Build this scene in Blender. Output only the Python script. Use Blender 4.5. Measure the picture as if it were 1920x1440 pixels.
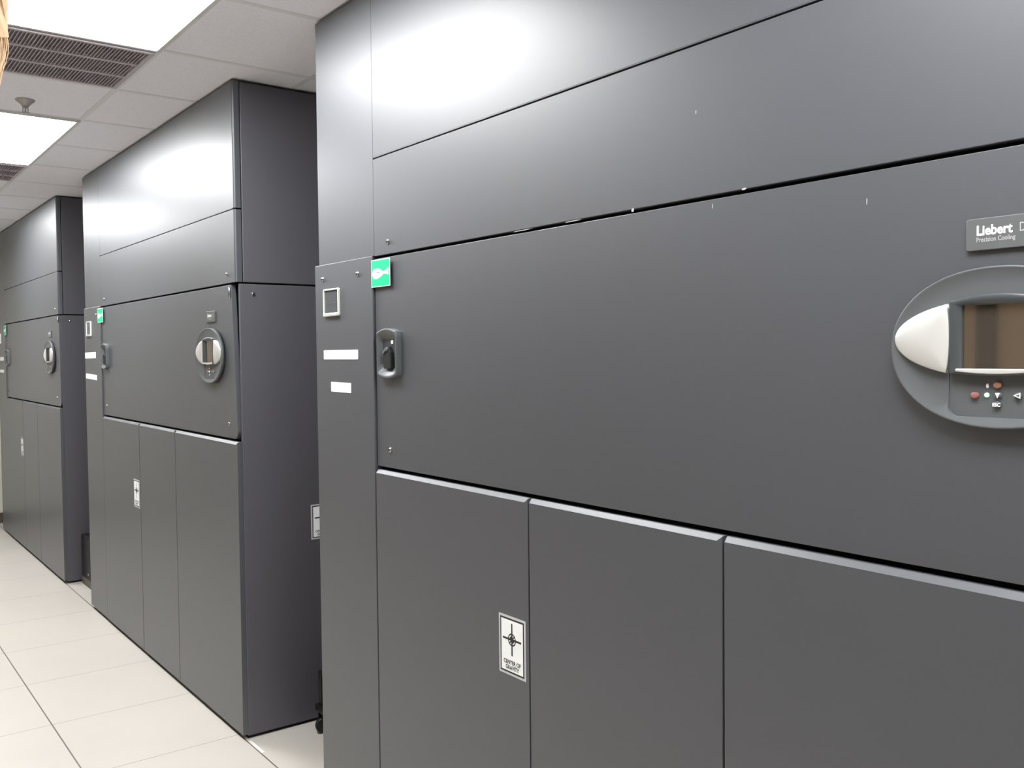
import bpy, bmesh, math, random
from mathutils import Vector, Matrix

for o in list(bpy.data.objects):
    bpy.data.objects.remove(o, do_unlink=True)
S = bpy.context.scene
COL = S.collection
random.seed(7)

# ------------------------------------------------------------------ camera
F_PX = 1729.52
YAW, PITCH, ROLL = 0.6510, -0.0342, -0.0102
CAM = Vector((-1.4206, 0.0, 1.6281))
fw = Vector((math.sin(YAW) * math.cos(PITCH), math.cos(YAW) * math.cos(PITCH), math.sin(PITCH)))
r0 = Vector((math.cos(YAW), -math.sin(YAW), 0))
u0 = r0.cross(fw)
rr = r0 * math.cos(ROLL) + u0 * math.sin(ROLL)
uu = -r0 * math.sin(ROLL) + u0 * math.cos(ROLL)
cd = bpy.data.cameras.new('camera')
cam = bpy.data.objects.new('camera', cd)
COL.objects.link(cam)
M = Matrix((rr, uu, -fw)).transposed().to_4x4()
M.translation = CAM
cam.matrix_world = M
cd.sensor_width = 36
cd.sensor_fit = 'HORIZONTAL'
cd.lens = 36 * F_PX / 1920
cd.clip_start = 0.05
S.camera = cam

# ------------------------------------------------------------------ world, exposure
w = bpy.data.worlds.new('world')
S.world = w
w.use_nodes = True
w.node_tree.nodes['Background'].inputs[0].default_value = (0.9, 0.95, 1, 1)
w.node_tree.nodes['Background'].inputs[1].default_value = 0.05
S.view_settings.view_transform = 'Standard'
S.view_settings.look = 'None'
S.view_settings.gamma = 1
S.view_settings.use_curve_mapping = False
S.view_settings.exposure = 1.88
LAMP = 7.0            # emission of the ceiling troffers


# ------------------------------------------------------------------ materials
def lin(c):
    return tuple(((v / 255) / 12.92 if v / 255 <= 0.04045 else ((v / 255 + 0.055) / 1.055) ** 2.4) for v in c) + (1,)


def mat(name, col, rough=0.5, metal=0.0, spec=0.5, noise=0.0, nscale=30, bump=0.0, bscale=900,
        emit=None, es=0.0, coat=0.0, coat_rough=0.3, coat_ior=1.5):
    m = bpy.data.materials.new(name)
    m.use_nodes = True
    nt = m.node_tree
    b = nt.nodes['Principled BSDF']
    c = lin(col)
    b.inputs['Base Color'].default_value = c
    b.inputs['Roughness'].default_value = rough
    b.inputs['Metallic'].default_value = metal
    b.inputs['Specular IOR Level'].default_value = spec
    b.inputs['Coat Weight'].default_value = coat
    b.inputs['Coat Roughness'].default_value = coat_rough
    b.inputs['Coat IOR'].default_value = coat_ior
    tc = nt.nodes.new('ShaderNodeTexCoord')
    if noise > 0:
        n = nt.nodes.new('ShaderNodeTexNoise')
        n.inputs['Scale'].default_value = nscale
        n.inputs['Detail'].default_value = 4
        nt.links.new(tc.outputs['Object'], n.inputs['Vector'])
        mx = nt.nodes.new('ShaderNodeMix')
        mx.data_type = 'RGBA'
        mx.inputs[6].default_value = tuple(v * (1 - noise) for v in c[:3]) + (1,)
        mx.inputs[7].default_value = tuple(min(1, v * (1 + noise)) for v in c[:3]) + (1,)
        nt.links.new(n.outputs['Fac'], mx.inputs[0])
        nt.links.new(mx.outputs[2], b.inputs['Base Color'])
    if bump > 0:
        n2 = nt.nodes.new('ShaderNodeTexNoise')
        n2.inputs['Scale'].default_value = bscale
        n2.inputs['Detail'].default_value = 2
        nt.links.new(tc.outputs['Object'], n2.inputs['Vector'])
        bp = nt.nodes.new('ShaderNodeBump')
        bp.inputs['Strength'].default_value = bump
        bp.inputs['Distance'].default_value = 0.0006
        nt.links.new(n2.outputs['Fac'], bp.inputs['Height'])
        nt.links.new(bp.outputs['Normal'], b.inputs['Normal'])
    if emit:
        b.inputs['Emission Color'].default_value = emit
        b.inputs['Emission Strength'].default_value = es
    return m


M_ = {}
M_['paint'] = mat('charcoal_powder_coat', (57, 60, 66), rough=0.56, spec=1.0, coat=0.65, coat_rough=0.36, coat_ior=1.5, noise=0.03, nscale=6)
M_['side'] = mat('charcoal_side_panel', (84, 83, 88), rough=0.40, spec=0.5, noise=0.03, nscale=6)
M_['dark'] = mat('black_carcass', (20, 20, 22), rough=0.7, spec=0.3, noise=0.1)
M_['plastic'] = mat('grey_plastic', (90, 93, 95), rough=0.38, spec=0.5, noise=0.03, nscale=20)
M_['bezel'] = mat('dark_grey_bezel', (66, 70, 72), rough=0.3, spec=0.5, noise=0.03)
M_['silver'] = mat('silver_plastic', (215, 215, 212), rough=0.3, metal=0.35, spec=0.6, noise=0.02)
M_['chrome'] = mat('chrome', (170, 170, 172), rough=0.22, metal=1.0, noise=0.02)
M_['lcd'] = mat('brown_screen', (150, 137, 122), rough=0.035, metal=0.85, spec=0.6, noise=0.03, nscale=3)
M_['meter'] = mat('meter_screen', (80, 82, 84), rough=0.2, spec=0.5, noise=0.04)
M_['white'] = mat('white_label', (248, 250, 250), rough=0.5, noise=0.01)
M_['border'] = mat('grey_label_border', (196, 197, 198), rough=0.45, noise=0.02)
M_['ink'] = mat('black_ink', (34, 35, 37), rough=0.5, noise=0.02)
M_['green'] = mat('green_label', (0, 188, 130), rough=0.45, noise=0.02)
M_['badge'] = mat('badge_grey', (94, 96, 97), rough=0.35, noise=0.03)
M_['letter'] = mat('white_lettering', (250, 250, 250), rough=0.4, noise=0.01)
M_['letter2'] = mat('grey_lettering', (178, 178, 178), rough=0.4, noise=0.01)
M_['red'] = mat('red_button', (146, 96, 90), rough=0.4, noise=0.03)
M_['orange'] = mat('orange_button', (160, 116, 92), rough=0.4, noise=0.03)
M_['led'] = mat('green_led', (150, 220, 160), rough=0.3, emit=(0.35, 1, 0.45, 1), es=0.6, noise=0.01)
M_['rubber'] = mat('black_rubber', (26, 27, 28), rough=0.55, noise=0.1)
M_['box'] = mat('black_plastic_case', (13, 12, 13), rough=0.5, noise=0.1)
M_['boxfoot'] = mat('grey_green_base', (92, 92, 84), rough=0.6, noise=0.05)
M_['wall'] = mat('painted_wall', (226, 224, 212), rough=0.75, noise=0.02, nscale=3, bump=0.2, bscale=250)
M_['wallb'] = mat('tan_wall', (168, 152, 132), rough=0.8, noise=0.03, nscale=3, bump=0.2, bscale=250)
M_['base'] = mat('dark_baseboard', (84, 74, 68), rough=0.6, noise=0.05)
M_['tbar'] = mat('ceiling_grid_white', (226, 226, 228), rough=0.6, noise=0.02)
M_['vent'] = mat('grille_grey', (188, 180, 186), rough=0.6, noise=0.04)
M_['ventdark'] = mat('grille_backing', (140, 130, 138), rough=0.8, noise=0.1)
M_['diff'] = mat('lit_diffuser', (250, 250, 250), rough=0.6, emit=(0.97, 0.985, 1.0, 1), es=LAMP)
M_['frame'] = mat('troffer_frame', (212, 212, 208), rough=0.5, noise=0.02)
M_['sprink'] = mat('sprinkler_metal', (176, 170, 168), rough=0.45, metal=0.4, noise=0.04)
M_['straw'] = mat('straw_fibre', (226, 196, 160), rough=0.7, noise=0.3, nscale=60)
M_['chip'] = mat('bare_metal_chip', (205, 205, 205), rough=0.4, metal=0.3, noise=0.03)
M_['strip'] = mat('white_floor_strip', (246, 244, 236), rough=0.35, noise=0.01)


def ceiling_mat():
    m = mat('ceiling_tile', (240, 240, 244), rough=0.9, spec=0.2)
    nt = m.node_tree
    b = nt.nodes['Principled BSDF']
    tc = nt.nodes['Texture Coordinate']
    n = nt.nodes.new('ShaderNodeTexNoise')
    n.inputs['Scale'].default_value = 90
    n.inputs['Detail'].default_value = 6
    nt.links.new(tc.outputs['Object'], n.inputs['Vector'])
    cr = nt.nodes.new('ShaderNodeValToRGB')
    cr.color_ramp.elements[0].position = 0.3
    cr.color_ramp.elements[0].color = lin((236, 236, 242))
    cr.color_ramp.elements[1].position = 0.6
    cr.color_ramp.elements[1].color = lin((243, 243, 248))
    nt.links.new(n.outputs['Fac'], cr.inputs[0])
    nt.links.new(cr.outputs[0], b.inputs['Base Color'])
    return m


def floor_mat():
    m = mat('raised_floor_tile', (226, 220, 206), rough=0.32, spec=0.5)
    nt = m.node_tree
    b = nt.nodes['Principled BSDF']
    tc = nt.nodes['Texture Coordinate']
    sep = nt.nodes.new('ShaderNodeSeparateXYZ')
    nt.links.new(tc.outputs['Object'], sep.inputs[0])

    def math_(op, a, bb=None, c=None):
        n = nt.nodes.new('ShaderNodeMath')
        n.operation = op
        for i, v in enumerate((a, bb, c)):
            if v is None:
                continue
            if isinstance(v, (int, float)):
                n.inputs[i].default_value = v
            else:
                nt.links.new(v, n.inputs[i])
        return n.outputs[0]

    def line(axis, off, step, half):
        s = math_('SUBTRACT', sep.outputs[axis], off)
        s = math_('DIVIDE', s, step)
        s = math_('ADD', s, 0.5)
        s = math_('FRACT', s)
        s = math_('SUBTRACT', s, 0.5)
        s = math_('ABSOLUTE', s)
        s = math_('MULTIPLY', s, step)
        return math_('LESS_THAN', s, half)
    lx = line(0, 0.004, 0.6135, 0.0028)
    ly = line(1, 3.830, 0.624, 0.0015)
    n = nt.nodes.new('ShaderNodeTexNoise')
    n.inputs['Scale'].default_value = 1.1
    n.inputs['Detail'].default_value = 5
    nt.links.new(tc.outputs['Object'], n.inputs['Vector'])
    cr = nt.nodes.new('ShaderNodeValToRGB')
    cr.color_ramp.elements[0].position = 0.3
    cr.color_ramp.elements[0].color = lin((204, 198, 190))
    cr.color_ramp.elements[1].position = 0.7
    cr.color_ramp.elements[1].color = lin((210, 204, 194))
    nt.links.new(n.outputs['Fac'], cr.inputs[0])
    mx = nt.nodes.new('ShaderNodeMix')
    mx.data_type = 'RGBA'
    nt.links.new(ly, mx.inputs[0])
    nt.links.new(cr.outputs[0], mx.inputs[6])
    mx.inputs[7].default_value = lin((128, 118, 106))
    mx2 = nt.nodes.new('ShaderNodeMix')
    mx2.data_type = 'RGBA'
    nt.links.new(lx, mx2.inputs[0])
    nt.links.new(mx.outputs[2], mx2.inputs[6])
    mx2.inputs[7].default_value = lin((112, 104, 96))
    nt.links.new(mx2.outputs[2], b.inputs['Base Color'])
    return m


M_['ceiling'] = ceiling_mat()
M_['floor'] = floor_mat()


# ------------------------------------------------------------------ helpers
def link(name, bm, m, parent=None, smooth=False, bevel=0.0, seg=2):
    me = bpy.data.meshes.new(name)
    bmesh.ops.recalc_face_normals(bm, faces=bm.faces[:])
    if smooth:
        for f in bm.faces:
            f.smooth = True
    bm.to_mesh(me)
    bm.free()
    for k in (m if isinstance(m, (list, tuple)) else [m]):
        me.materials.append(M_[k])
    o = bpy.data.objects.new(name, me)
    COL.objects.link(o)
    if parent:
        o.parent = parent
    if bevel:
        md = o.modifiers.new('bevel', 'BEVEL')
        md.width = bevel
        md.segments = seg
        md.limit_method = 'ANGLE'
        md.angle_limit = math.radians(40)
    if smooth:
        try:
            md = o.modifiers.new('weighted', 'WEIGHTED_NORMAL')
            md.keep_sharp = True
        except Exception:
            pass
    return o


def struct(name, bm, m, **k):
    o = link(name, bm, m, **k)
    o['kind'] = 'structure'
    return o


def tag(o, label, cat, group=None):
    o['label'] = label
    o['category'] = cat
    if group:
        o['group'] = group
    return o


def empty(name, loc):
    o = bpy.data.objects.new(name, None)
    COL.objects.link(o)
    o.location = loc
    o.empty_display_size = 0.1
    return o


def box(bm, x0, x1, y0, y1, z0, z1, mi=0):
    vs = [bm.verts.new((x, y, z)) for x in (x0, x1) for y in (y0, y1) for z in (z0, z1)]
    for q in ((0, 1, 3, 2), (4, 6, 7, 5), (0, 4, 5, 1), (2, 3, 7, 6), (0, 2, 6, 4), (1, 5, 7, 3)):
        f = bm.faces.new([vs[i] for i in q])
        f.material_index = mi
    return vs


def prism(bm, pts, x0, x1, mi=0, side=False):
    """outline pts = (u, z) extruded between depths x0 and x1; side=True: pts = (x, z) extruded along y."""
    if side:
        a = [bm.verts.new((p[0], x0, p[1])) for p in pts]
        b = [bm.verts.new((p[0], x1, p[1])) for p in pts]
    else:
        a = [bm.verts.new((x0, -p[0], p[1])) for p in pts]
        b = [bm.verts.new((x1, -p[0], p[1])) for p in pts]
    n = len(pts)
    fs = [bm.faces.new(a), bm.faces.new(b[::-1])]
    for i in range(n):
        fs.append(bm.faces.new((a[i], b[i], b[(i + 1) % n], a[(i + 1) % n])))
    for f in fs:
        f.material_index = mi
    return fs


def rrect(u0, u1, z0, z1, r, n=6, corners=(1, 1, 1, 1)):
    """corners: lower-left, lower-right, upper-right, upper-left"""
    pts = []
    for k, (cu, cz, a0) in enumerate(((u0 + r, z0 + r, 180), (u1 - r, z0 + r, 270), (u1 - r, z1 - r, 0), (u0 + r, z1 - r, 90))):
        if corners[k]:
            for i in range(n + 1):
                a = math.radians(a0 + 90 * i / n)
                pts.append((cu + r * math.cos(a), cz + r * math.sin(a)))
        else:
            pts.append([(u0, z0), (u1, z0), (u1, z1), (u0, z1)][k])
    return pts


def loft(bm, rings, cap0=False, cap1=True, mi=0):
    """rings: list of lists of (x,y,z)"""
    R = [[bm.verts.new(p) for p in ring] for ring in rings]
    n = len(R[0])
    for a, b in zip(R[:-1], R[1:]):
        for i in range(n):
            f = bm.faces.new((a[i], a[(i + 1) % n], b[(i + 1) % n], b[i]))
            f.material_index = mi
    if cap0:
        bm.faces.new(R[0][::-1]).material_index = mi
    if cap1:
        bm.faces.new(R[-1]).material_index = mi
    return R


def text_mesh(body, size, bold=0.0, sx=1.0, align='LEFT'):
    """flat text as list of (verts2d, faces)"""
    c = bpy.data.curves.new('text_tmp', 'FONT')
    c.body = body
    c.size = size
    c.offset = bold
    c.align_x = align
    c.resolution_u = 3
    o = bpy.data.objects.new('text_tmp', c)
    COL.objects.link(o)
    dg = bpy.context.evaluated_depsgraph_get()
    dg.update()
    me = bpy.data.meshes.new_from_object(o.evaluated_get(dg))
    v = [(p.co.x * sx, p.co.y) for p in me.vertices]
    f = [tuple(p.vertices) for p in me.polygons]
    bpy.data.objects.remove(o, do_unlink=True)
    bpy.data.curves.remove(c)
    bpy.data.meshes.remove(me)
    return v, f


def add_text(bm, body, size, u, z, x, bold=0.0, sx=1.0, align='LEFT', mi=0, shear=0.0, side=None, depth=0.0006):
    """text in the front plane (normal -x), or if side is given in the plane y=side (normal -y)."""
    v, f = text_mesh(body, size, bold, sx, align)
    for k, d in enumerate((0.0,)):
        if side is None:
            vs = [bm.verts.new((x, -(u + a), z + b)) for a, b in v]
        else:
            vs = [bm.verts.new((u + a, side, z + b)) for a, b in v]
    for q in f:
        try:
            bm.faces.new([vs[i] for i in q]).material_index = mi
        except ValueError:
            pass


def ell(cu, cz, a, b, n=48, ex=2.0, t0=0, t1=360):
    out = []
    full = (t1 - t0) >= 360
    m = n if full else n + 1
    for i in range(m):
        t = math.radians(t0 + (t1 - t0) * i / n)
        c, s = math.cos(t), math.sin(t)
        out.append((cu + a * math.copysign(abs(c) ** (2 / ex), c), cz + b * math.copysign(abs(s) ** (2 / ex), s)))
    return out


# ------------------------------------------------------------------ shell
ZC = 2.775
XL, XR, YN, YE = -3.6, 1.75, -4.2, 10.266
bm = bmesh.new(); box(bm, XL - .1, XR + .1, YN - .1, YE + .1, -0.06, 0)
struct('floor', bm, 'floor')
bm = bmesh.new(); box(bm, XL - .1, XR + .1, YN - .1, YE + .1, ZC, ZC + 0.06)
struct('ceiling', bm, 'ceiling')
bm = bmesh.new(); box(bm, XL - .1, XL, YN - .1, YE + .1, 0, ZC)
struct('wall_left', bm, 'wallb')
bm = bmesh.new(); box(bm, XR, XR + .1, YN - .1, YE + .1, 0, ZC)
struct('wall_right', bm, 'wall')
bm = bmesh.new(); box(bm, XL, XR, YE, YE + .1, 0, ZC)
struct('wall_end', bm, 'wall')
bm = bmesh.new(); box(bm, XL, XR, YN - .1, YN, 0, ZC)
struct('wall_near', bm, 'wall')
bm = bmesh.new(); box(bm, XL, XR, YE - 0.012, YE, 0, 0.10)
struct('baseboard_end', bm, 'base', bevel=0.003)
bm = bmesh.new(); box(bm, XL, XL + 0.012, YN, YE, 0, 0.10)
struct('baseboard_left', bm, 'base', bevel=0.003)

bm = bmesh.new(); box(bm, XL, XL + 0.05, 2.33, 2.42, 0, ZC)  # off-camera column, added to put a dark reflected band in the display screen
struct('added_reflection_column', bm, 'rubber', bevel=0.004)

# suspended ceiling grid: T-bars standing 4 mm proud of the tiles
GX = [-0.34 + 0.61 * k for k in range(-5, 4)]
GY = [2.94 + 0.635 * k for k in range(-11, 12)]
bm = bmesh.new()
for x in GX:
    box(bm, x - 0.012, x + 0.012, YN, YE, ZC - 0.0018, ZC)
for y in GY:
    if YN < y < YE:
        box(bm, XL, XR, y - 0.012, y + 0.012, ZC - 0.0016, ZC)
struct('trim_1', bm, 'tbar')


# ------------------------------------------------------------------ ceiling lights
def troffer(x1, y0, label, group):
    t = empty('ceiling_light', (x1 - 0.305, y0 + 0.635, ZC))
    hx, hy = 0.305, 0.635
    bm = bmesh.new()
    for a in (((-hx, -hx + 0.016), (-hy, hy)), ((hx - 0.016, hx), (-hy, hy)), ((-hx + .016, hx - .016), (-hy, -hy + 0.016)), ((-hx + .016, hx - .016), (hy - 0.016, hy))):
        box(bm, a[0][0], a[0][1], a[1][0], a[1][1], -0.012, 0)
    link('frame', bm, 'frame', t)
    bm = bmesh.new()
    # softly rounded diffuser panel
    ring = lambda d, z, r: [(p[0], p[1], z) for p in rrect(-hx + d, hx - d, -hy + d, hy - d, r)]
    loft(bm, [ring(0.016, -0.002, 0.02), ring(0.018, -0.011, 0.02), ring(0.03, -0.0125, 0.02)], cap0=True)
    link('diffuser', bm, 'diff', t)
    tag(t, label, 'ceiling light', group)
    return t


troffer(-0.34, 2.305, 'large bright ceiling light at the top left, nearest over the aisle beside the louvred grille', None)
troffer(-0.34, 4.845, 'bright ceiling light behind the sprinkler, left of the farther units', None)
for y0, lab in ((-0.235, 'recessed ceiling light over the aisle just ahead of the camera'), (-2.775, 'recessed ceiling light over the aisle behind the camera'),
                (7.385, 'farthest recessed ceiling light over the aisle, near the end wall')):
    troffer(-0.34, y0, lab, None)



# ------------------------------------------------------------------ return grilles
def grille(x1, y0, label):
    W_, L_ = 0.585, 0.56
    t = empty('ceiling_vent', (x1 - W_ / 2, y0 + L_ / 2, ZC))
    hx, hy = W_ / 2, L_ / 2
    bm = bmesh.new()
    box(bm, -hx + .01, hx - .01, -hy + .01, hy - .01, -0.0015, 0)
    link('backing', bm, 'ventdark', t)
    bm = bmesh.new()
    for a in (((-hx, -hx + 0.018), (-hy, hy)), ((hx - 0.018, hx), (-hy, hy)), ((-hx + .018, hx - .018), (-hy, -hy + 0.018)), ((-hx + .018, hx - .018), (hy - 0.018, hy))):
        box(bm, a[0][0], a[0][1], a[1][0], a[1][1], -0.016, 0)
    for k in (1, 2):
        y = -hy + k * L_ / 3
        box(bm, -hx + .018, hx - .018, y - 0.009, y + 0.009, -0.0155, 0)
    link('frame', bm, 'vent', t, bevel=0.002)
    bm = bmesh.new()
    n = 44
    for i in range(1, n):
        x = -hx + 0.018 + (W_ - 0.036) * i / n
        v = [(x - 0.001, -0.014), (x + 0.002, -0.014), (x + 0.006, -0.0015), (x + 0.003, -0.0015)]
        a = [bm.verts.new((p[0], -hy + .018, p[1])) for p in v]
        b = [bm.verts.new((p[0], hy - .018, p[1])) for p in v]
        bm.faces.new(a); bm.faces.new(b[::-1])
        for q in range(4):
            bm.faces.new((a[q], b[q], b[(q + 1) % 4], a[(q + 1) % 4]))
    link('louvre', bm, 'vent', t)
    tag(t, label, 'ceiling vent')


grille(-0.352, 3.588, 'grey louvred ceiling grille between the large near light and the sprinkler')
grille(-0.352, 6.13, 'far ceiling grille at the left edge, past the second bright light')

# ------------------------------------------------------------------ sprinkler
t = empty('fire_sprinkler', (-0.62, 4.61, ZC))


def lathe(bm, prof, cx=0, cy=0, n=24, mi=0):
    rings = [[(cx + r * math.cos(2 * math.pi * i / n), cy + r * math.sin(2 * math.pi * i / n), z) for i in range(n)] for r, z in prof]
    loft(bm, rings, cap0=True, cap1=True, mi=mi)


bm = bmesh.new(); lathe(bm, [(0.040, 0), (0.040, -0.004), (0.030, -0.012), (0.018, -0.024), (0.014, -0.03)])
link('escutcheon', bm, 'sprink', t, smooth=True)
bm = bmesh.new(); lathe(bm, [(0.009, -0.028), (0.009, -0.036), (0.004, -0.038), (0.004, -0.052)], n=12)
for s in (-1, 1):
    box(bm, s * 0.010 - 0.0025, s * 0.010 + 0.0025, -0.002, 0.002, -0.056, -0.03)
link('sprinkler_frame', bm, 'sprink', t)
bm = bmesh.new(); lathe(bm, [(0.004, -0.052), (0.019, -0.056), (0.019, -0.058), (0.003, -0.060)])
link('deflector', bm, 'sprink', t)
tag(t, 'small metal fire sprinkler head on the ceiling between the two bright lights', 'sprinkler')

# ------------------------------------------------------------------ frayed straw rope hanging top left
rc = Vector((-1.167, 1.710, 0))
zend = 2.075
bm = bmesh.new()


def tube(bm, pts, r0, r1, n=5):
    prev = None
    R = []
    for i, p in enumerate(pts):
        a = pts[max(0, i - 1)]
        b = pts[min(len(pts) - 1, i + 1)]
        d = (Vector(b) - Vector(a)).normalized()
        s = d.orthogonal().normalized() if prev is None else (prev - d * prev.dot(d)).normalized()
        prev = s
        q = d.cross(s)
        r = r0 + (r1 - r0) * i / (len(pts) - 1)
        R.append([tuple(Vector(p) + s * r * math.cos(2 * math.pi * k / n) + q * r * math.sin(2 * math.pi * k / n)) for k in range(n)])
    loft(bm, R, cap0=True, cap1=True)


for k in range(3):
    pts = []
    for i in range(50):
        z = ZC - 0.002 - (ZC - 2.15) * i / 49
        a = k * 2.094 + i * 0.42
        pts.append((rc.x + 0.011 * math.cos(a), rc.y + 0.011 * math.sin(a), z))
    tube(bm, pts, 0.012, 0.012, 8)
for k in range(150):
    a = random.uniform(0, 6.28)
    rad = random.uniform(0.004, 0.019)
    z0 = random.uniform(2.14, 2.24)
    L = random.uniform(0.06, z0 - zend + 0.005)
    tw = random.uniform(0.5, 1.4)
    pts = []
    for i in range(7):
        s = i / 6
        rd = rad * (1 + 0.25 * math.sin(s * 3.1)) * (1 - 0.45 * s * s)
        aa = a + tw * s
        pts.append((rc.x + rd * math.cos(aa), rc.y + rd * math.sin(aa), z0 - L * s))
    tube(bm, pts, 0.0013, 0.0005, 4)
o = link('frayed_rope', bm, 'straw', smooth=False)
tag(o, 'tan straw-coloured frayed rope end hanging at the top left corner', 'rope')


# ------------------------------------------------------------------ cooling units
W = 2.614
US = 0.392
ZT, Z2, Z1, Z3 = 2.764, 1.93, 2.2375, 1.2705
DEPTH = 0.89
UD1, UD2 = 1.1679, 1.7839


def panel(bm, u0, u1, z0, z1, x0=0.0, th=0.018):
    box(bm, x0, x0 + th, -u1, -u0, z0, z1)


def cog_sticker(parent, x, y, z0, z1, wdt, side=False):
    """white sticker with a centre of gravity mark. side: on a plane facing -y"""
    bm = bmesh.new()
    h = z1 - z0

    def P(a, b, off):
        if side:
            return (x + a, y - off, z0 + b)
        return (x - off, y - a, z0 + b)

    def quad(a0, a1, b0, b1, off, mi):
        f = bm.faces.new([bm.verts.new(P(a, b, off)) for a, b in ((a0, b0), (a1, b0), (a1, b1), (a0, b1))])
        f.material_index = mi

    def poly(pts, off, mi):
        bm.faces.new([bm.verts.new(P(a, b, off)) for a, b in pts]).material_index = mi
    # thin sheet
    vs = [bm.verts.new(P(a, b, o_)) for o_ in (0.0, 0.0006) for a, b in ((0, 0), (wdt, 0), (wdt, h), (0, h))]
    for q in ((0, 1, 2, 3), (4, 5, 6, 7), (0, 1, 5, 4), (1, 2, 6, 5), (2, 3, 7, 6), (3, 0, 4, 7)):
        bm.faces.new([vs[i] for i in q]).material_index = 0
    e1, e2 = 0.006, 0.0105
    quad(e1, wdt - e1, e1, h - e1, 0.0008, 1)
    quad(e2, wdt - e2, e2, h - e2, 0.0010, 2)
    cx, cz = wdt * 0.50, h * 0.61
    lw = 0.0027
    quad(cx - lw, cx + lw, cz - 0.042, cz + 0.042, 0.0012, 1)
    quad(cx - wdt * .345, cx + wdt * .345, cz - lw, cz + lw, 0.0012, 1)
    # ring and filled quadrants
    n = 32
    ro, ri = 0.0165, 0.0130
    for i in range(n):
        a, b = 2 * math.pi * i / n, 2 * math.pi * (i + 1) / n
        poly([(cx + r * math.cos(t_), cz + r * math.sin(t_)) for r, t_ in ((ri, a), (ro, a), (ro, b), (ri, b))], 0.0013, 1)
    for q0 in (0, 180):
        pts = [(cx, cz)] + [(cx + ri * 0.75 * math.cos(math.radians(q0 + 100 + 70 * i / 8)), cz + ri * 0.75 * math.sin(math.radians(q0 + 100 + 70 * i / 8))) for i in range(9)]
        poly(pts, 0.0013, 1)
        # diagonal hatch of the other two quadrants
        dx, dz = math.cos(math.radians(q0 + 45)), math.sin(math.radians(q0 + 45))
        px, pz = -dz * 0.0018, dx * 0.0018
        poly([(cx + px, cz + pz), (cx - px, cz - pz), (cx - px + dx * ri, cz - pz + dz * ri), (cx + px + dx * ri, cz + pz + dz * ri)], 0.0013, 1)
    for body, zz in (('CENTER OF', 0.029), ('GRAVITY', 0.0155)):
        v, f = text_mesh(body, 0.0148, 0.0004, 0.92, 'CENTER')
        vv = [bm.verts.new(P(cx + a, zz + b, 0.0013)) for a, b in v]
        for q in f:
            bm.faces.new([vv[i] for i in q]).material_index = 1
    me = bpy.data.meshes.new('gravity_sticker')
    bm.normal_update()
    bm.to_mesh(me); bm.free()
    for k in ('border', 'ink', 'white'):
        me.materials.append(M_[k])
    o = bpy.data.objects.new('gravity_sticker', me)
    COL.objects.link(o)
    o.parent = parent
    o['label'] = 'white sticker with black centre of gravity mark'
    return o


def fastener(parent, x, u, z, side=False):
    """quarter turn fastener: chrome dome with a cross slot"""
    bm = bmesh.new()
    n = 16

    def P(r, a, d):
        return (x - d, -u + r * math.cos(a), z + r * math.sin(a)) if not side else (x + r * math.cos(a), u - d, z + r * math.sin(a))
    rings = [[P(r, 2 * math.pi * i / n, d) for i in range(n)] for r, d in ((0.0085, 0), (0.0085, 0.002), (0.0062, 0.0052), (0.003, 0.0064))]
    loft(bm, rings)
    f = [bm.verts.new(P(r, a, 0.0066)) for r, a in ((0.0046, 0.4), (0.0046, 0.8), (0.0046, 3.54), (0.0046, 3.94))]
    bm.faces.new(f).material_index = 1
    o = link('fastener', bm, ['chrome', 'ink'], parent, smooth=False)
    return o


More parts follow.
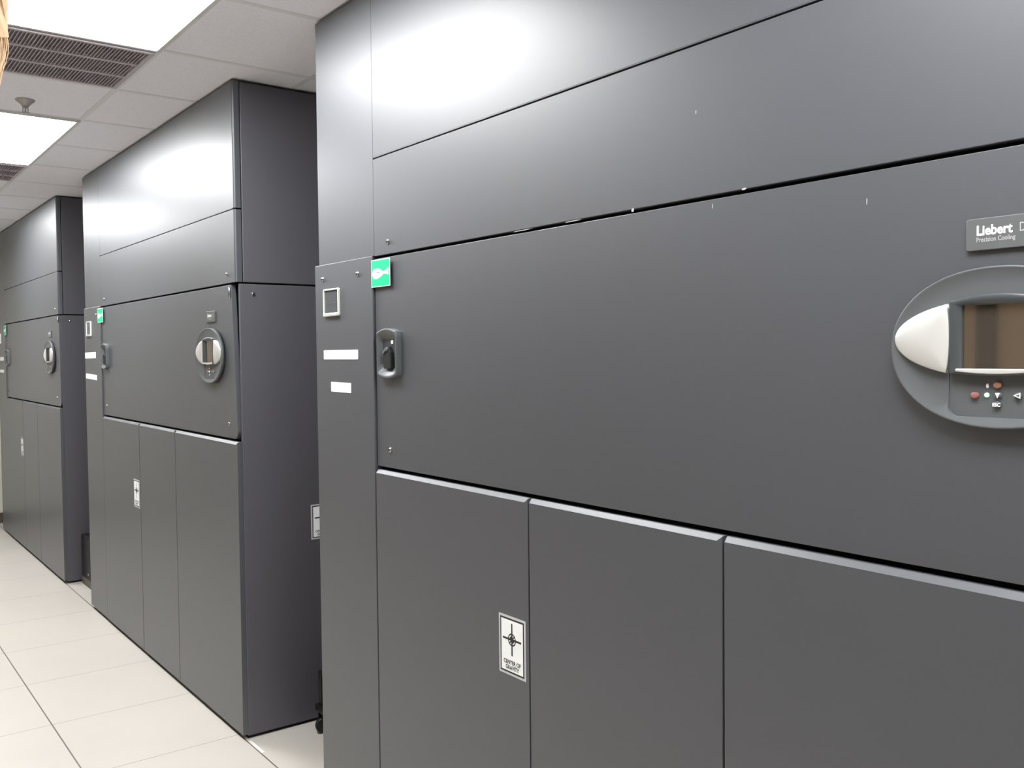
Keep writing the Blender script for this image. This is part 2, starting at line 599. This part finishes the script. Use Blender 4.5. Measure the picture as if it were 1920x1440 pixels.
def control_panel(parent, xf):
    UC, ZM = 2.306, 1.628
    xo = xf
    cp_bm = bmesh.new()
    rings = []
    for s, d in ((1.0, 0.0), (1.0, 0.0155), (0.993, 0.0185), (0.980, 0.0195), (0.966, 0.0185), (0.78, 0.0105)):
        rings.append([(xo - d, -p[0], p[1]) for p in ell(UC, ZM, 0.166 * s + (s - 1) * 0.0, 0.122 * s, 72, 2.12)])
    loft(cp_bm, rings, cap0=True, cap1=True)
    base = link('control_panel', cp_bm, 'plastic', parent, smooth=True)
    # pocket for the keypad and the screen
    cb = bmesh.new()
    pts = rrect(UC - 0.0735, UC + 0.0735, 1.5225, 1.700, 0.016, 6)
    prism(cb, pts, xo - 0.05, xo - 0.0085)
    cut = link('cutter', cb, 'plastic', parent)
    md = base.modifiers.new('pocket', 'BOOLEAN')
    md.operation = 'DIFFERENCE'
    md.object = cut
    md.solver = 'EXACT'
    base.modifiers.move(len(base.modifiers) - 1, 0)
    dg = bpy.context.evaluated_depsgraph_get()
    me = bpy.data.meshes.new_from_object(base.evaluated_get(dg))
    base.modifiers.clear()
    base.data = me
    bpy.data.objects.remove(cut, do_unlink=True)
    # wings
    ZW = ZM + 0.0145
    for s in (-1, 1):
        bm = bmesh.new()
        a0, b0 = 0.160, 0.0605
        cut_u = 0.0745
        tmax = math.degrees(math.acos(cut_u / a0))
        outl = []
        for i in range(25):
            t_ = math.radians(-tmax + 2 * tmax * i / 24)
            outl.append((a0 * math.cos(t_), b0 * math.sin(t_)))
        zt_ = outl[-1][1]
        for i in range(1, 12):
            q = 1 - 2 * i / 12
            outl.append((cut_u - 0.006 * (1 - q * q) + 0.0, zt_ * q))
        cu, cz = 0.105, 0
        rings = []
        for sc, d in ((1.0, 0.006), (1.0, 0.0175), (0.97, 0.0195), (0.88, 0.0220), (0.7, 0.0245), (0.4, 0.0262), (0.12, 0.027)):
            rings.append([(xo - d, -(UC + s * (cu + (p[0] - cu) * sc)), ZW + (p[1]) * sc) for p in outl])
        loft(bm, rings)
        link('wing', bm, 'silver', base, smooth=True)['label'] = 'silver wing beside the screen'
    # screen bezel
    n = 16
    outer = []
    hw = 0.0695
    lo, lo_s, hi, hi_s = 1.5855, 1.5895, 1.709, 1.700
    for i in range(n + 1):
        q = -1 + 2 * i / n
        outer.append((UC + hw * q * (1 - 0.0), lo + (lo_s - lo) * q * q))
    for i in range(n + 1):
        q = 1 - 2 * i / n
        outer.append((UC + hw * q, hi + (hi_s - hi) * q * q))
    N = len(outer)
    inner = []
    iw, i0, i1 = 0.0515, 1.5965, 1.6930
    for i in range(n + 1):
        q = -1 + 2 * i / n
        inner.append((UC + iw * q, i0))
    for i in range(n + 1):
        q = 1 - 2 * i / n
        inner.append((UC + iw * q, i1))
    mid = [(a[0] * .45 + b[0] * .55, a[1] * .45 + b[1] * .55) for a, b in zip(outer, inner)]
    bm = bmesh.new()
    mk = lambda pts, d: [(xo - d, -p[0], p[1]) for p in pts]
    o2 = [(UC + (p[0] - UC) * 0.985, 1.645 + (p[1] - 1.645) * 0.985) for p in outer]
    loft(bm, [mk(outer, 0.006), mk(outer, 0.017), mk(o2, 0.0200), mk(mid, 0.0215), mk(inner, 0.0165), mk(inner, 0.010)], cap1=False)
    link('screen_bezel', bm, 'bezel', base, smooth=True)
    # bright lip under the screen
    bm = bmesh.new()
    pts = [(UC + (iw + .006) * (-1 + 2 * i / 12), 1.5962) for i in range(13)] + [(UC + (iw + .006) * (1 - 2 * i / 12), 1.5885 + 0.0035 * (1 - 2 * i / 12) ** 2) for i in range(13)]
    prism(bm, pts, xo - 0.0235, xo - 0.012)
    link('screen_ledge', bm, 'silver', base, bevel=0.0015)
    bm = bmesh.new()
    prism(bm, [(UC - iw, i0), (UC + iw, i0), (UC + iw, i1), (UC - iw, i1)], xo - 0.0115, xo - 0.006)
    link('screen', bm, 'lcd', base)['label'] = 'dark brownish display screen'

    # buttons
    def button(du, z, m, r=0.0062, mark=None):
        bm = bmesh.new()
        k = 18
        xb = xo - 0.0085
        rings = [[(xb - d, -(UC + du) + rr_ * math.cos(2 * math.pi * i / k), z + rr_ * 0.82 * math.sin(2 * math.pi * i / k)) for i in range(k)]
                 for rr_, d in ((r, 0), (r, 0.003), (r * .85, 0.0042), (r * .4, 0.0048))]
        loft(bm, rings)
        xm = xb - 0.0051
        if mark == 'down':
            bm.faces.new([bm.verts.new((xm, -(UC + du + a), z + b)) for a, b in ((-.0035, .003), (.0035, .003), (0, -.005))]).material_index = 1
        if mark == 'left':
            for tri in (((-.006, 0), (.0045, -.0045), (.0045, .0045)),):
                bm.faces.new([bm.verts.new((xm, -(UC + du + a), z + b)) for a, b in tri]).material_index = 1
            bm.faces.new([bm.verts.new((xm - .0003, -(UC + du + a), z + b)) for a, b in ((-.0025, 0), (.003, -.0022), (.003, .0022))]).material_index = 0
        if mark == 'up':
            bm.faces.new([bm.verts.new((xm, -(UC + du + a), z + b)) for a, b in ((-.0035, -.003), (.0035, -.003), (0, .005))]).material_index = 1
        if mark == 'esc':
            add_text(bm, 'ESC', 0.0072, UC + du, z - 0.0026, xm, bold=0.00025, align='CENTER', mi=1)
        link('button', bm, [m, 'letter'], base)
    button(-0.033, 1.5555, 'red')
    button(0.001, 1.572, 'orange')
    button(0.002, 1.557, 'plastic', 0.0055, 'down')
    button(0.0005, 1.5425, 'plastic', 0.0058, 'esc')
    button(0.0305, 1.557, 'plastic', 0.0055, 'left')
    button(0.052, 1.557, 'plastic', 0.0055, 'up')
    for du, z, m in ((-0.0155, 1.5565, 'led'), (-0.0145, 1.5705, 'letter')):
        bm = bmesh.new()
        prism(bm, ell(UC + du, z, 0.0035 if m == 'led' else .002, 0.0035, 14), xo - 0.0100, xo - 0.0083)
        o = link('indicator_light', bm, m, base)
        if m == 'led':
            o['label'] = 'small green indicator light'
    return base


def handle(parent, xf):
    """oval cupped pull with a lever switch inside"""
    u0_, u1_, z0_, z1_ = 0.424, 0.544, 1.552, 1.706

    def outl(ins, x, bow, vi=None):
        pts = []
        vi = ins if vi is None else vi
        a, b, c, d = u0_ + ins, u1_ - ins, z0_ + vi, z1_ - vi
        k = 10
        for i in range(k + 1):      # bottom, bowed down
            q = -1 + 2 * i / k
            pts.append((a + (b - a) * i / k, c + bow * q * q))
        for i in range(1, 6):
            pts.append((b, c + bow + (d - c - 2 * bow) * i / 6))
        for i in range(k + 1):
            q = 1 - 2 * i / k
            pts.append((b + (a - b) * i / k, d - bow * q * q))
        for i in range(1, 6):
            pts.append((a, d - bow - (d - c - 2 * bow) * i / 6))
        return [(x, -p[0], p[1]) for p in pts]
    bm = bmesh.new()
    loft(bm, [outl(0, xf, 0.012), outl(0, xf - 0.016, 0.012), outl(0.0015, xf - 0.019, 0.012), outl(0.0035, xf - 0.020, 0.012),
              outl(0.0055, xf - 0.019, 0.011, 0.009), outl(0.010, xf - 0.010, 0.006, 0.022), outl(0.013, xf - 0.003, 0.001, 0.034)], cap1=False)
    h = link('door_handle', bm, 'plastic', parent, smooth=True)
    bm = bmesh.new()
    box(bm, xf - 0.003, xf, -(u1_ - 0.012), -(u0_ + 0.012), z0_ + 0.03, z1_ - 0.03)
    link('handle_recess', bm, 'bezel', h)
    # lever switch
    bm = bmesh.new()
    prism(bm, [(0.464, 1.582), (0.506, 1.582), (0.504, 1.632), (0.492, 1.652), (0.476, 1.64), (0.466, 1.636)], xf - 0.018, xf - 0.002)
    link('lever_switch', bm, 'rubber', h, bevel=0.003)
    bm = bmesh.new()
    prism(bm, [(0.462, 1.633), (0.486, 1.648), (0.498, 1.646), (0.494, 1.636), (0.484, 1.637), (0.466, 1.626)], xf - 0.021, xf - 0.016)
    link('lever_tip', bm, 'plastic', h, bevel=0.0015)
    bm = bmesh.new()
    prism(bm, rrect(0.490, 0.502, 1.658, 1.669, 0.002, 3), xf - 0.0042, xf - 0.003)
    link('switch_label', bm, 'white', h)
    return h


def cooling_unit(Y, label, cfg):
    t = empty('cooling_unit', (0, Y, 0))
    # dark carcass
    bm = bmesh.new()
    box(bm, 0.034, DEPTH - 0.005, -(W - 0.016), -0.016, 0.012, ZT - 0.02)
    box(bm, 0.020, DEPTH, -(W - 0.012), -0.012, 0.0, 0.05)
    link('carcass', bm, 'dark', t)
    # plenum panels
    def slab(name, u0, u1, z0, z1, x0=0.0, th=0.018, bev=0.0018, m='paint'):
        bm = bmesh.new(); panel(bm, u0, u1, z0, z1, x0, th)
        return link(name, bm, m, t, bevel=bev)
    slab('plenum_panel', 0.0, US - 0.0005, Z2 + 0.006, ZT, bev=0.0006)
    wr = 0.030
    for z0, z1 in ((Z1 + 0.0028, ZT), (Z2 + 0.0035, Z1 - 0.0028)):
        bm = bmesh.new()
        # right edge folds back over the side
        pts = [(US + 0.0005, 0.0)]
        rad = 0.009
        for i in range(7):
            a = math.radians(90 * i / 6)
            pts.append((W - rad + rad * math.sin(a), rad - rad * math.cos(a)))
        pts += [(W, wr), (W - 0.016, wr), (W - 0.016, 0.018), (US + 0.0005, 0.018)]
        A = [bm.verts.new((p[1], -p[0], z0)) for p in pts]
        B = [bm.verts.new((p[1], -p[0], z1)) for p in pts]
        bm.faces.new(A); bm.faces.new(B[::-1])
        for i in range(len(pts)):
            bm.faces.new((A[i], B[i], B[(i + 1) % len(pts)], A[(i + 1) % len(pts)]))
        link('plenum_panel', bm, 'paint', t, bevel=0.0012)
    # rolled lip over the seam between the plenum panels
    bm = bmesh.new()
    box(bm, -0.0012, 0.006, -(W - 0.012), -(US + 0.004), Z1 + 0.0005, Z1 + 0.0026)
    link('seam_lip', bm, 'paint', t, bevel=0.0006)
    # sides
    for yy in (-W, -0.014):
        right = yy < -1
        if right:
            bm = bmesh.new(); box(bm, wr + 0.004, DEPTH, -W, -W + 0.014, Z2 + 0.0035, ZT)
            link('plenum_side_panel', bm, 'side', t, bevel=0.0025)
            bm = bmesh.new(); box(bm, 0.016, DEPTH, -W, -W + 0.014, 0.014, Z2 - 0.0035)
            sd = link('side_panel', bm, 'side', t, bevel=0.003)
        else:
            bm = bmesh.new(); box(bm, 0.019, DEPTH, yy, 0.0, Z2 + 0.006, ZT)
            link('plenum_side_panel', bm, 'side', t, bevel=0.002)
            bm = bmesh.new(); box(bm, 0.019, DEPTH, yy, 0.0, 0.014, Z2 + 0.003)
            link('side_panel', bm, 'side', t, bevel=0.002)
    bm = bmesh.new(); box(bm, DEPTH, DEPTH + 0.012, -W, 0, 0.014, ZT)
    link('back_panel', bm, 'side', t)
    # electrical strip panel, slightly proud
    sp = slab('switchgear_panel', -0.026, US - 0.008, 0.021, Z2 + 0.006, x0=-0.004, th=0.028, bev=0.0025)
    for u, z in ((0.036, 1.886), (0.289, 1.886)):
        fastener(t, -0.004, u, z)
    # meter window
    x = -0.004
    bm = bmesh.new()
    o4 = rrect(0.048, 0.162, 1.757, 1.850, 0.006, 3)
    i4 = rrect(0.054, 0.156, 1.768, 1.845, 0.002, 3)
    mk = lambda pts, d: [(x - d, -p[0], p[1]) for p in pts]
    o5 = [(0.105 + (p[0] - .105) * .97, 1.8035 + (p[1] - 1.8035) * .965) for p in o4]
    loft(bm, [mk(o4, 0), mk(o4, 0.006), mk(o5, 0.0078), mk(i4, 0.0072), mk(i4, 0.001)], cap1=False)
    mf = link('meter_window', bm, 'frame', t, smooth=False)
    bm = bmesh.new()
    prism(bm, rrect(0.055, 0.155, 1.768, 1.844, 0.002, 3), x - 0.003, x + 0.002)
    box(bm, x - 0.0036, x - 0.003, -0.144, -0.066, 1.8005, 1.8025, 1)
    box(bm, x - 0.0036, x - 0.003, -0.106, -0.104, 1.784, 1.820, 1)
    link('meter_screen', bm, ['meter', 'plastic'], mf)
    bm = bmesh.new()
    prism(bm, rrect(0.052, 0.158, 1.7575, 1.768, 0.003, 3), x - 0.0105, x - 0.002)
    link('meter_ledge', bm, 'silver', mf, bevel=0.001)
    # blank white labels
    for (a, b, c, d, rot) in cfg['labels']:
        bm = bmesh.new()
        cu, cz, hw, hh = (a + b) / 2, (c + d) / 2, (b - a) / 2, (d - c) / 2
        pts = []
        for p in rrect(-hw, hw, -hh, hh, 0.003, 3):
            pts.append((cu + p[0] * math.cos(rot) - p[1] * math.sin(rot), cz + p[0] * math.sin(rot) + p[1] * math.cos(rot)))
        prism(bm, pts, x - 0.0012, x)
        link('name_label', bm, 'white', t)['label'] = 'blank white label strip'
    # main door
    xd = 0.004
    uR, uRb = cfg.get('door_top', W - 0.004), cfg.get('door_bottom', W - 0.004)
    zb = 1.2745
    pts = [(US - 0.003, zb), (uRb - 0.035, zb)]
    for i in range(1, 7):
        a = math.radians(-90 + 90 * i / 6)
        pts.append((uRb - 0.035 + 0.035 * math.cos(a), zb + 0.035 + 0.035 * math.sin(a)))
    pts += [(uR, Z2 - 0.0045), (US - 0.003, Z2 - 0.0045)]
    bm = bmesh.new()
    prism(bm, pts, xd, xd + 0.022)
    link('main_door', bm, 'paint', t, bevel=0.001)
    fastener(t, xd, 0.470, 1.330)
    fastener(t, xd, 2.500, 1.334)
    fastener(t, 0.0, 0.480, 1.971)
    fastener(t, 0.0, 2.520, 1.971)
    fastener(t, 0.075, -W, 1.886, side=True)
    # latch pin at the top right of the door
    bm = bmesh.new()
    tube(bm, [(xd - 0.003, -(uR - 0.010), 1.915), (xd - 0.004, -(uR - 0.009), 1.895), (xd - 0.003, -(uR - 0.008), 1.872)], 0.0045, 0.0055, 8)
    link('latch_pin', bm, 'chrome', t, smooth=True)
    control_panel(t, xd)
    handle(t, xd)
    # badge
    bm = bmesh.new()
    u0_, u1_, z0_, z1_ = 2.2555, 2.3595, 1.7755, 1.824
    prism(bm, rrect(u0_, u1_, z0_, z1_, 0.004, 4), xd - 0.006, xd)
    bd = link('name_badge', bm, 'badge', t, bevel=0.0012)
    bm = bmesh.new()
    add_text(bm, 'Liebert', 0.0205, 2.2715, 1.7985, xd - 0.0064, bold=0.0006, sx=0.89, mi=0)
    link('badge_lettering', bm, 'letter', bd)['label'] = 'bold white lettering'
    bm = bmesh.new()
    add_text(bm, 'DS', 0.0195, 2.3340, 1.7985, xd - 0.0064, bold=-0.00005, sx=0.72, mi=0)
    add_text(bm, 'Precision Cooling', 0.0100, 2.2715, 1.7883, xd - 0.0064, bold=0.00012, sx=0.80, mi=0)
    link('badge_lettering', bm, 'letter2', bd)['label'] = 'thin grey lettering'
    # green sticker with a white pictogram
    bm = bmesh.new()
    a, b, c, d = cfg['green']
    xg = min(xd, -0.004) - 0.0005
    prism(bm, [(a, c), (b, c), (b, d), (a, d)], xg - 0.0008, xg + 0.0004, 0)
    e = 0.0025
    bm.faces.new([bm.verts.new((xg - 0.0011, -p[0], p[1])) for p in ((a + e, c + e), (b - e, c + e), (b - e, d - e), (a + e, d - e))]).material_index = 1
    wd, ht = b - a, d - c
    G = lambda p: (xg - 0.0014, -(a + wd * p[0]), c + ht * p[1])
    fish = [(0.06, 0.46), (0.10, 0.62), (0.22, 0.68), (0.42, 0.67), (0.56, 0.60), (0.66, 0.54), (0.78, 0.58), (0.93, 0.68), (0.93, 0.40), (0.80, 0.44), (0.68, 0.46),
            (0.58, 0.40), (0.46, 0.34), (0.30, 0.29), (0.14, 0.31)]
    bm.faces.new([bm.verts.new(G(p)) for p in fish]).material_index = 0
    bm.faces.new([bm.verts.new((G(p)[0] - 0.0003,) + G(p)[1:]) for p in ((0.30, 0.50), (0.46, 0.50), (0.46, 0.54), (0.30, 0.54))]).material_index = 1
    link('green_sticker', bm, ['white', 'green'], t)['label'] = 'green sticker with white pictogram'
    # lower doors with chamfered tops
    for u0_, u1_ in ((US + 0.0015, UD1 - 0.0026), (UD1 + 0.0026, UD2 - 0.0026), (UD2 + 0.0026, W - 0.0)):
        z0_, zt_ = 0.021, 1.2640
        ch, dp = 0.0110, 0.009
        x0, x1 = -0.006, 0.016
        m_ = 0.012
        last = u1_ > W - 0.01
        bm = bmesh.new()
        V = {}
        def v(k, x, u, z):
            V[k] = bm.verts.new((x, -u, z))
        v('a', x0, u0_, z0_); v('b', x0, u1_, z0_); v('br', x0, u1_, zt_ - 0.001); v('c', x0, u1_ - m_, zt_ - ch); v('d', x0, u0_, zt_ - ch)
        v('e', x0 + dp, u0_, zt_); v('f', x0 + dp, u1_ - 0.001, zt_)
        v('A', x1, u0_, z0_); v('B', x1, u1_, z0_); v('E', x1, u0_, zt_); v('F', x1, u1_, zt_)
        for q in ('a b br c d', 'd c f e', 'c br f', 'e f F E', 'a d e E A', 'b B F f br', 'a A B b', 'A E F B'):
            bm.faces.new([V[k] for k in q.split()])
        link('lower_door', bm, 'paint', t, bevel=0.0012)
    # stickers
    cog_sticker(t, -0.006, -cfg.get('cog_u', 1.041), 0.797, 0.951, 0.112)
    if cfg.get('side_cog'):
        cog_sticker(t, 0.319, -W, 0.812, 0.966, 0.112, side=True)
    # paint chips
    for (u, z, du, dz, xx) in cfg.get('chips', ()):
        bm = bmesh.new()
        pts = [(u - du, z - dz * .6), (u + du * .3, z - dz), (u + du, z + dz * .3), (u + du * .2, z + dz), (u - du * .7, z + dz * .7)]
        prism(bm, pts, xx - 0.0003, xx + 0.0003)
        link('paint_chip', bm, 'chip', t)
    tag(t, label, 'cooling unit', None)
    return t


L1 = [(0.035, 0.283, 1.611, 1.642, 0.0), (0.087, 0.231, 1.5005, 1.5335, -0.01)]
L2 = [(-0.020, 0.255, 1.618, 1.656, 0.010), (-0.010, 0.270, 1.486, 1.518, -0.028)]
cooling_unit(2.9638, 'nearest charcoal cooling unit filling the right side, with large oval control display', dict(
    labels=L1, green=(0.382, 0.498, 1.836, 1.921),
    chips=[(1.535, 1.9315, 0.004, 0.004, -0.0005), (1.713, 2.103, 0.0008, 0.004, 0), (1.752, 1.912, 0.0008, 0.005, 0.0038), (2.085, 1.876, 0.0008, 0.006, 0.0038),
           (1.832, 1.9335, 0.006, 0.002, -0.0002), (1.34, 1.9315, 0.03, 0.0012, -0.0003), (1.15, 1.9312, 0.04, 0.0010, -0.0003)]))
cooling_unit(6.3692, 'middle charcoal cooling unit with its dark side wall and corner facing the gap', dict(
    labels=L2, green=(0.322, 0.452, 1.836, 1.921), side_cog=True, door_top=W - 0.064, door_bottom=W - 0.016))
cooling_unit(9.7895, 'farthest charcoal cooling unit at the left edge by the end wall', dict(
    labels=[(0.02, 0.28, 1.600, 1.634, 0.0), (0.03, 0.27, 1.490, 1.518, 0.0)], green=(0.330, 0.445, 1.830, 1.915), door_top=W - 0.012))


# ------------------------------------------------------------------ things in the gaps
def caster(parent, x, y, r=0.034, tilt=0.25):
    bm = bmesh.new()
    n = 24
    rings = []
    for rr_, d in ((r * .55, -0.010), (r * .9, -0.013), (r, -0.008), (r, 0.008), (r * .9, 0.013), (r * .55, 0.010)):
        rings.append([(x + d * math.sin(tilt) + rr_ * math.cos(2 * math.pi * i / n) * math.cos(tilt), y + d * math.cos(tilt) - rr_ * math.cos(2 * math.pi * i / n) * math.sin(tilt), r + rr_ * math.sin(2 * math.pi * i / n)) for i in range(n)])
    loft(bm, rings, cap0=True, cap1=True)
    link('caster_wheel', bm, 'rubber', parent, smooth=False)
    bm = bmesh.new()
    box(bm, x - 0.014, x + 0.020, y - 0.020, y - 0.016, r - 0.004, 2 * r + 0.024)
    box(bm, x - 0.014, x + 0.020, y + 0.016, y + 0.020, r - 0.004, 2 * r + 0.024)
    box(bm, x - 0.014, x + 0.020, y - 0.020, y + 0.020, 2 * r + 0.020, 2 * r + 0.026)
    link('caster_fork', bm, 'box', parent)


t = empty('wheeled_trolley', (0.462, 3.45, 0))
bm = bmesh.new()
box(bm, -0.19, 0.22, -0.22, 0.20, 0.094, 0.125)
link('platform', bm, 'box', t, bevel=0.006)
bm = bmesh.new()
tube(bm, [(-0.17, 0.17, 0.12), (-0.172, 0.17, 0.2), (-0.17, 0.17, 0.27)], 0.012, 0.012, 10)
tube(bm, [(-0.17, -0.19, 0.12), (-0.172, -0.19, 0.2), (-0.17, -0.19, 0.27)], 0.012, 0.012, 10)
tube(bm, [(-0.17, -0.2, 0.26), (-0.17, 0.0, 0.262), (-0.17, 0.18, 0.26)], 0.012, 0.012, 10)
link('push_rail', bm, 'box', t, smooth=True)
for cx in (-0.165, 0.19):
    for cy in (-0.19, 0.17):
        caster(t, cx, cy)
tag(t, 'black caster-wheeled trolley mostly hidden in the gap behind the nearest unit', 'trolley')

t = empty('equipment_case', (0.286, 7.0, 0))
bm = bmesh.new(); box(bm, -0.185, 0.20, -0.14, 0.14, 0.055, 0.355)
link('case_body', bm, 'box', t, bevel=0.01)
bm = bmesh.new(); box(bm, -0.185, 0.20, -0.142, 0.142, 0.0, 0.055)
link('case_base', bm, 'boxfoot', t, bevel=0.006)
bm = bmesh.new(); lathe(bm, [(0.010, 0), (0.010, 0.004), (0.006, 0.008)], n=14)
o = link('latch_knob', bm, 'chrome', t)
o.location = (-0.185, -0.08, 0.10); o.rotation_euler = (0, -math.pi / 2, 0)
tag(t, 'low black equipment case on the floor in the gap between the middle and farthest units', 'equipment case')

bm = bmesh.new()
box(bm, 0.006, 0.020, 3.585, 3.735, 0, 0.0022)
o = link('floor_strip', bm, 'strip')
tag(o, 'short white tape strip on the floor at the foot of the middle unit', 'tape strip')
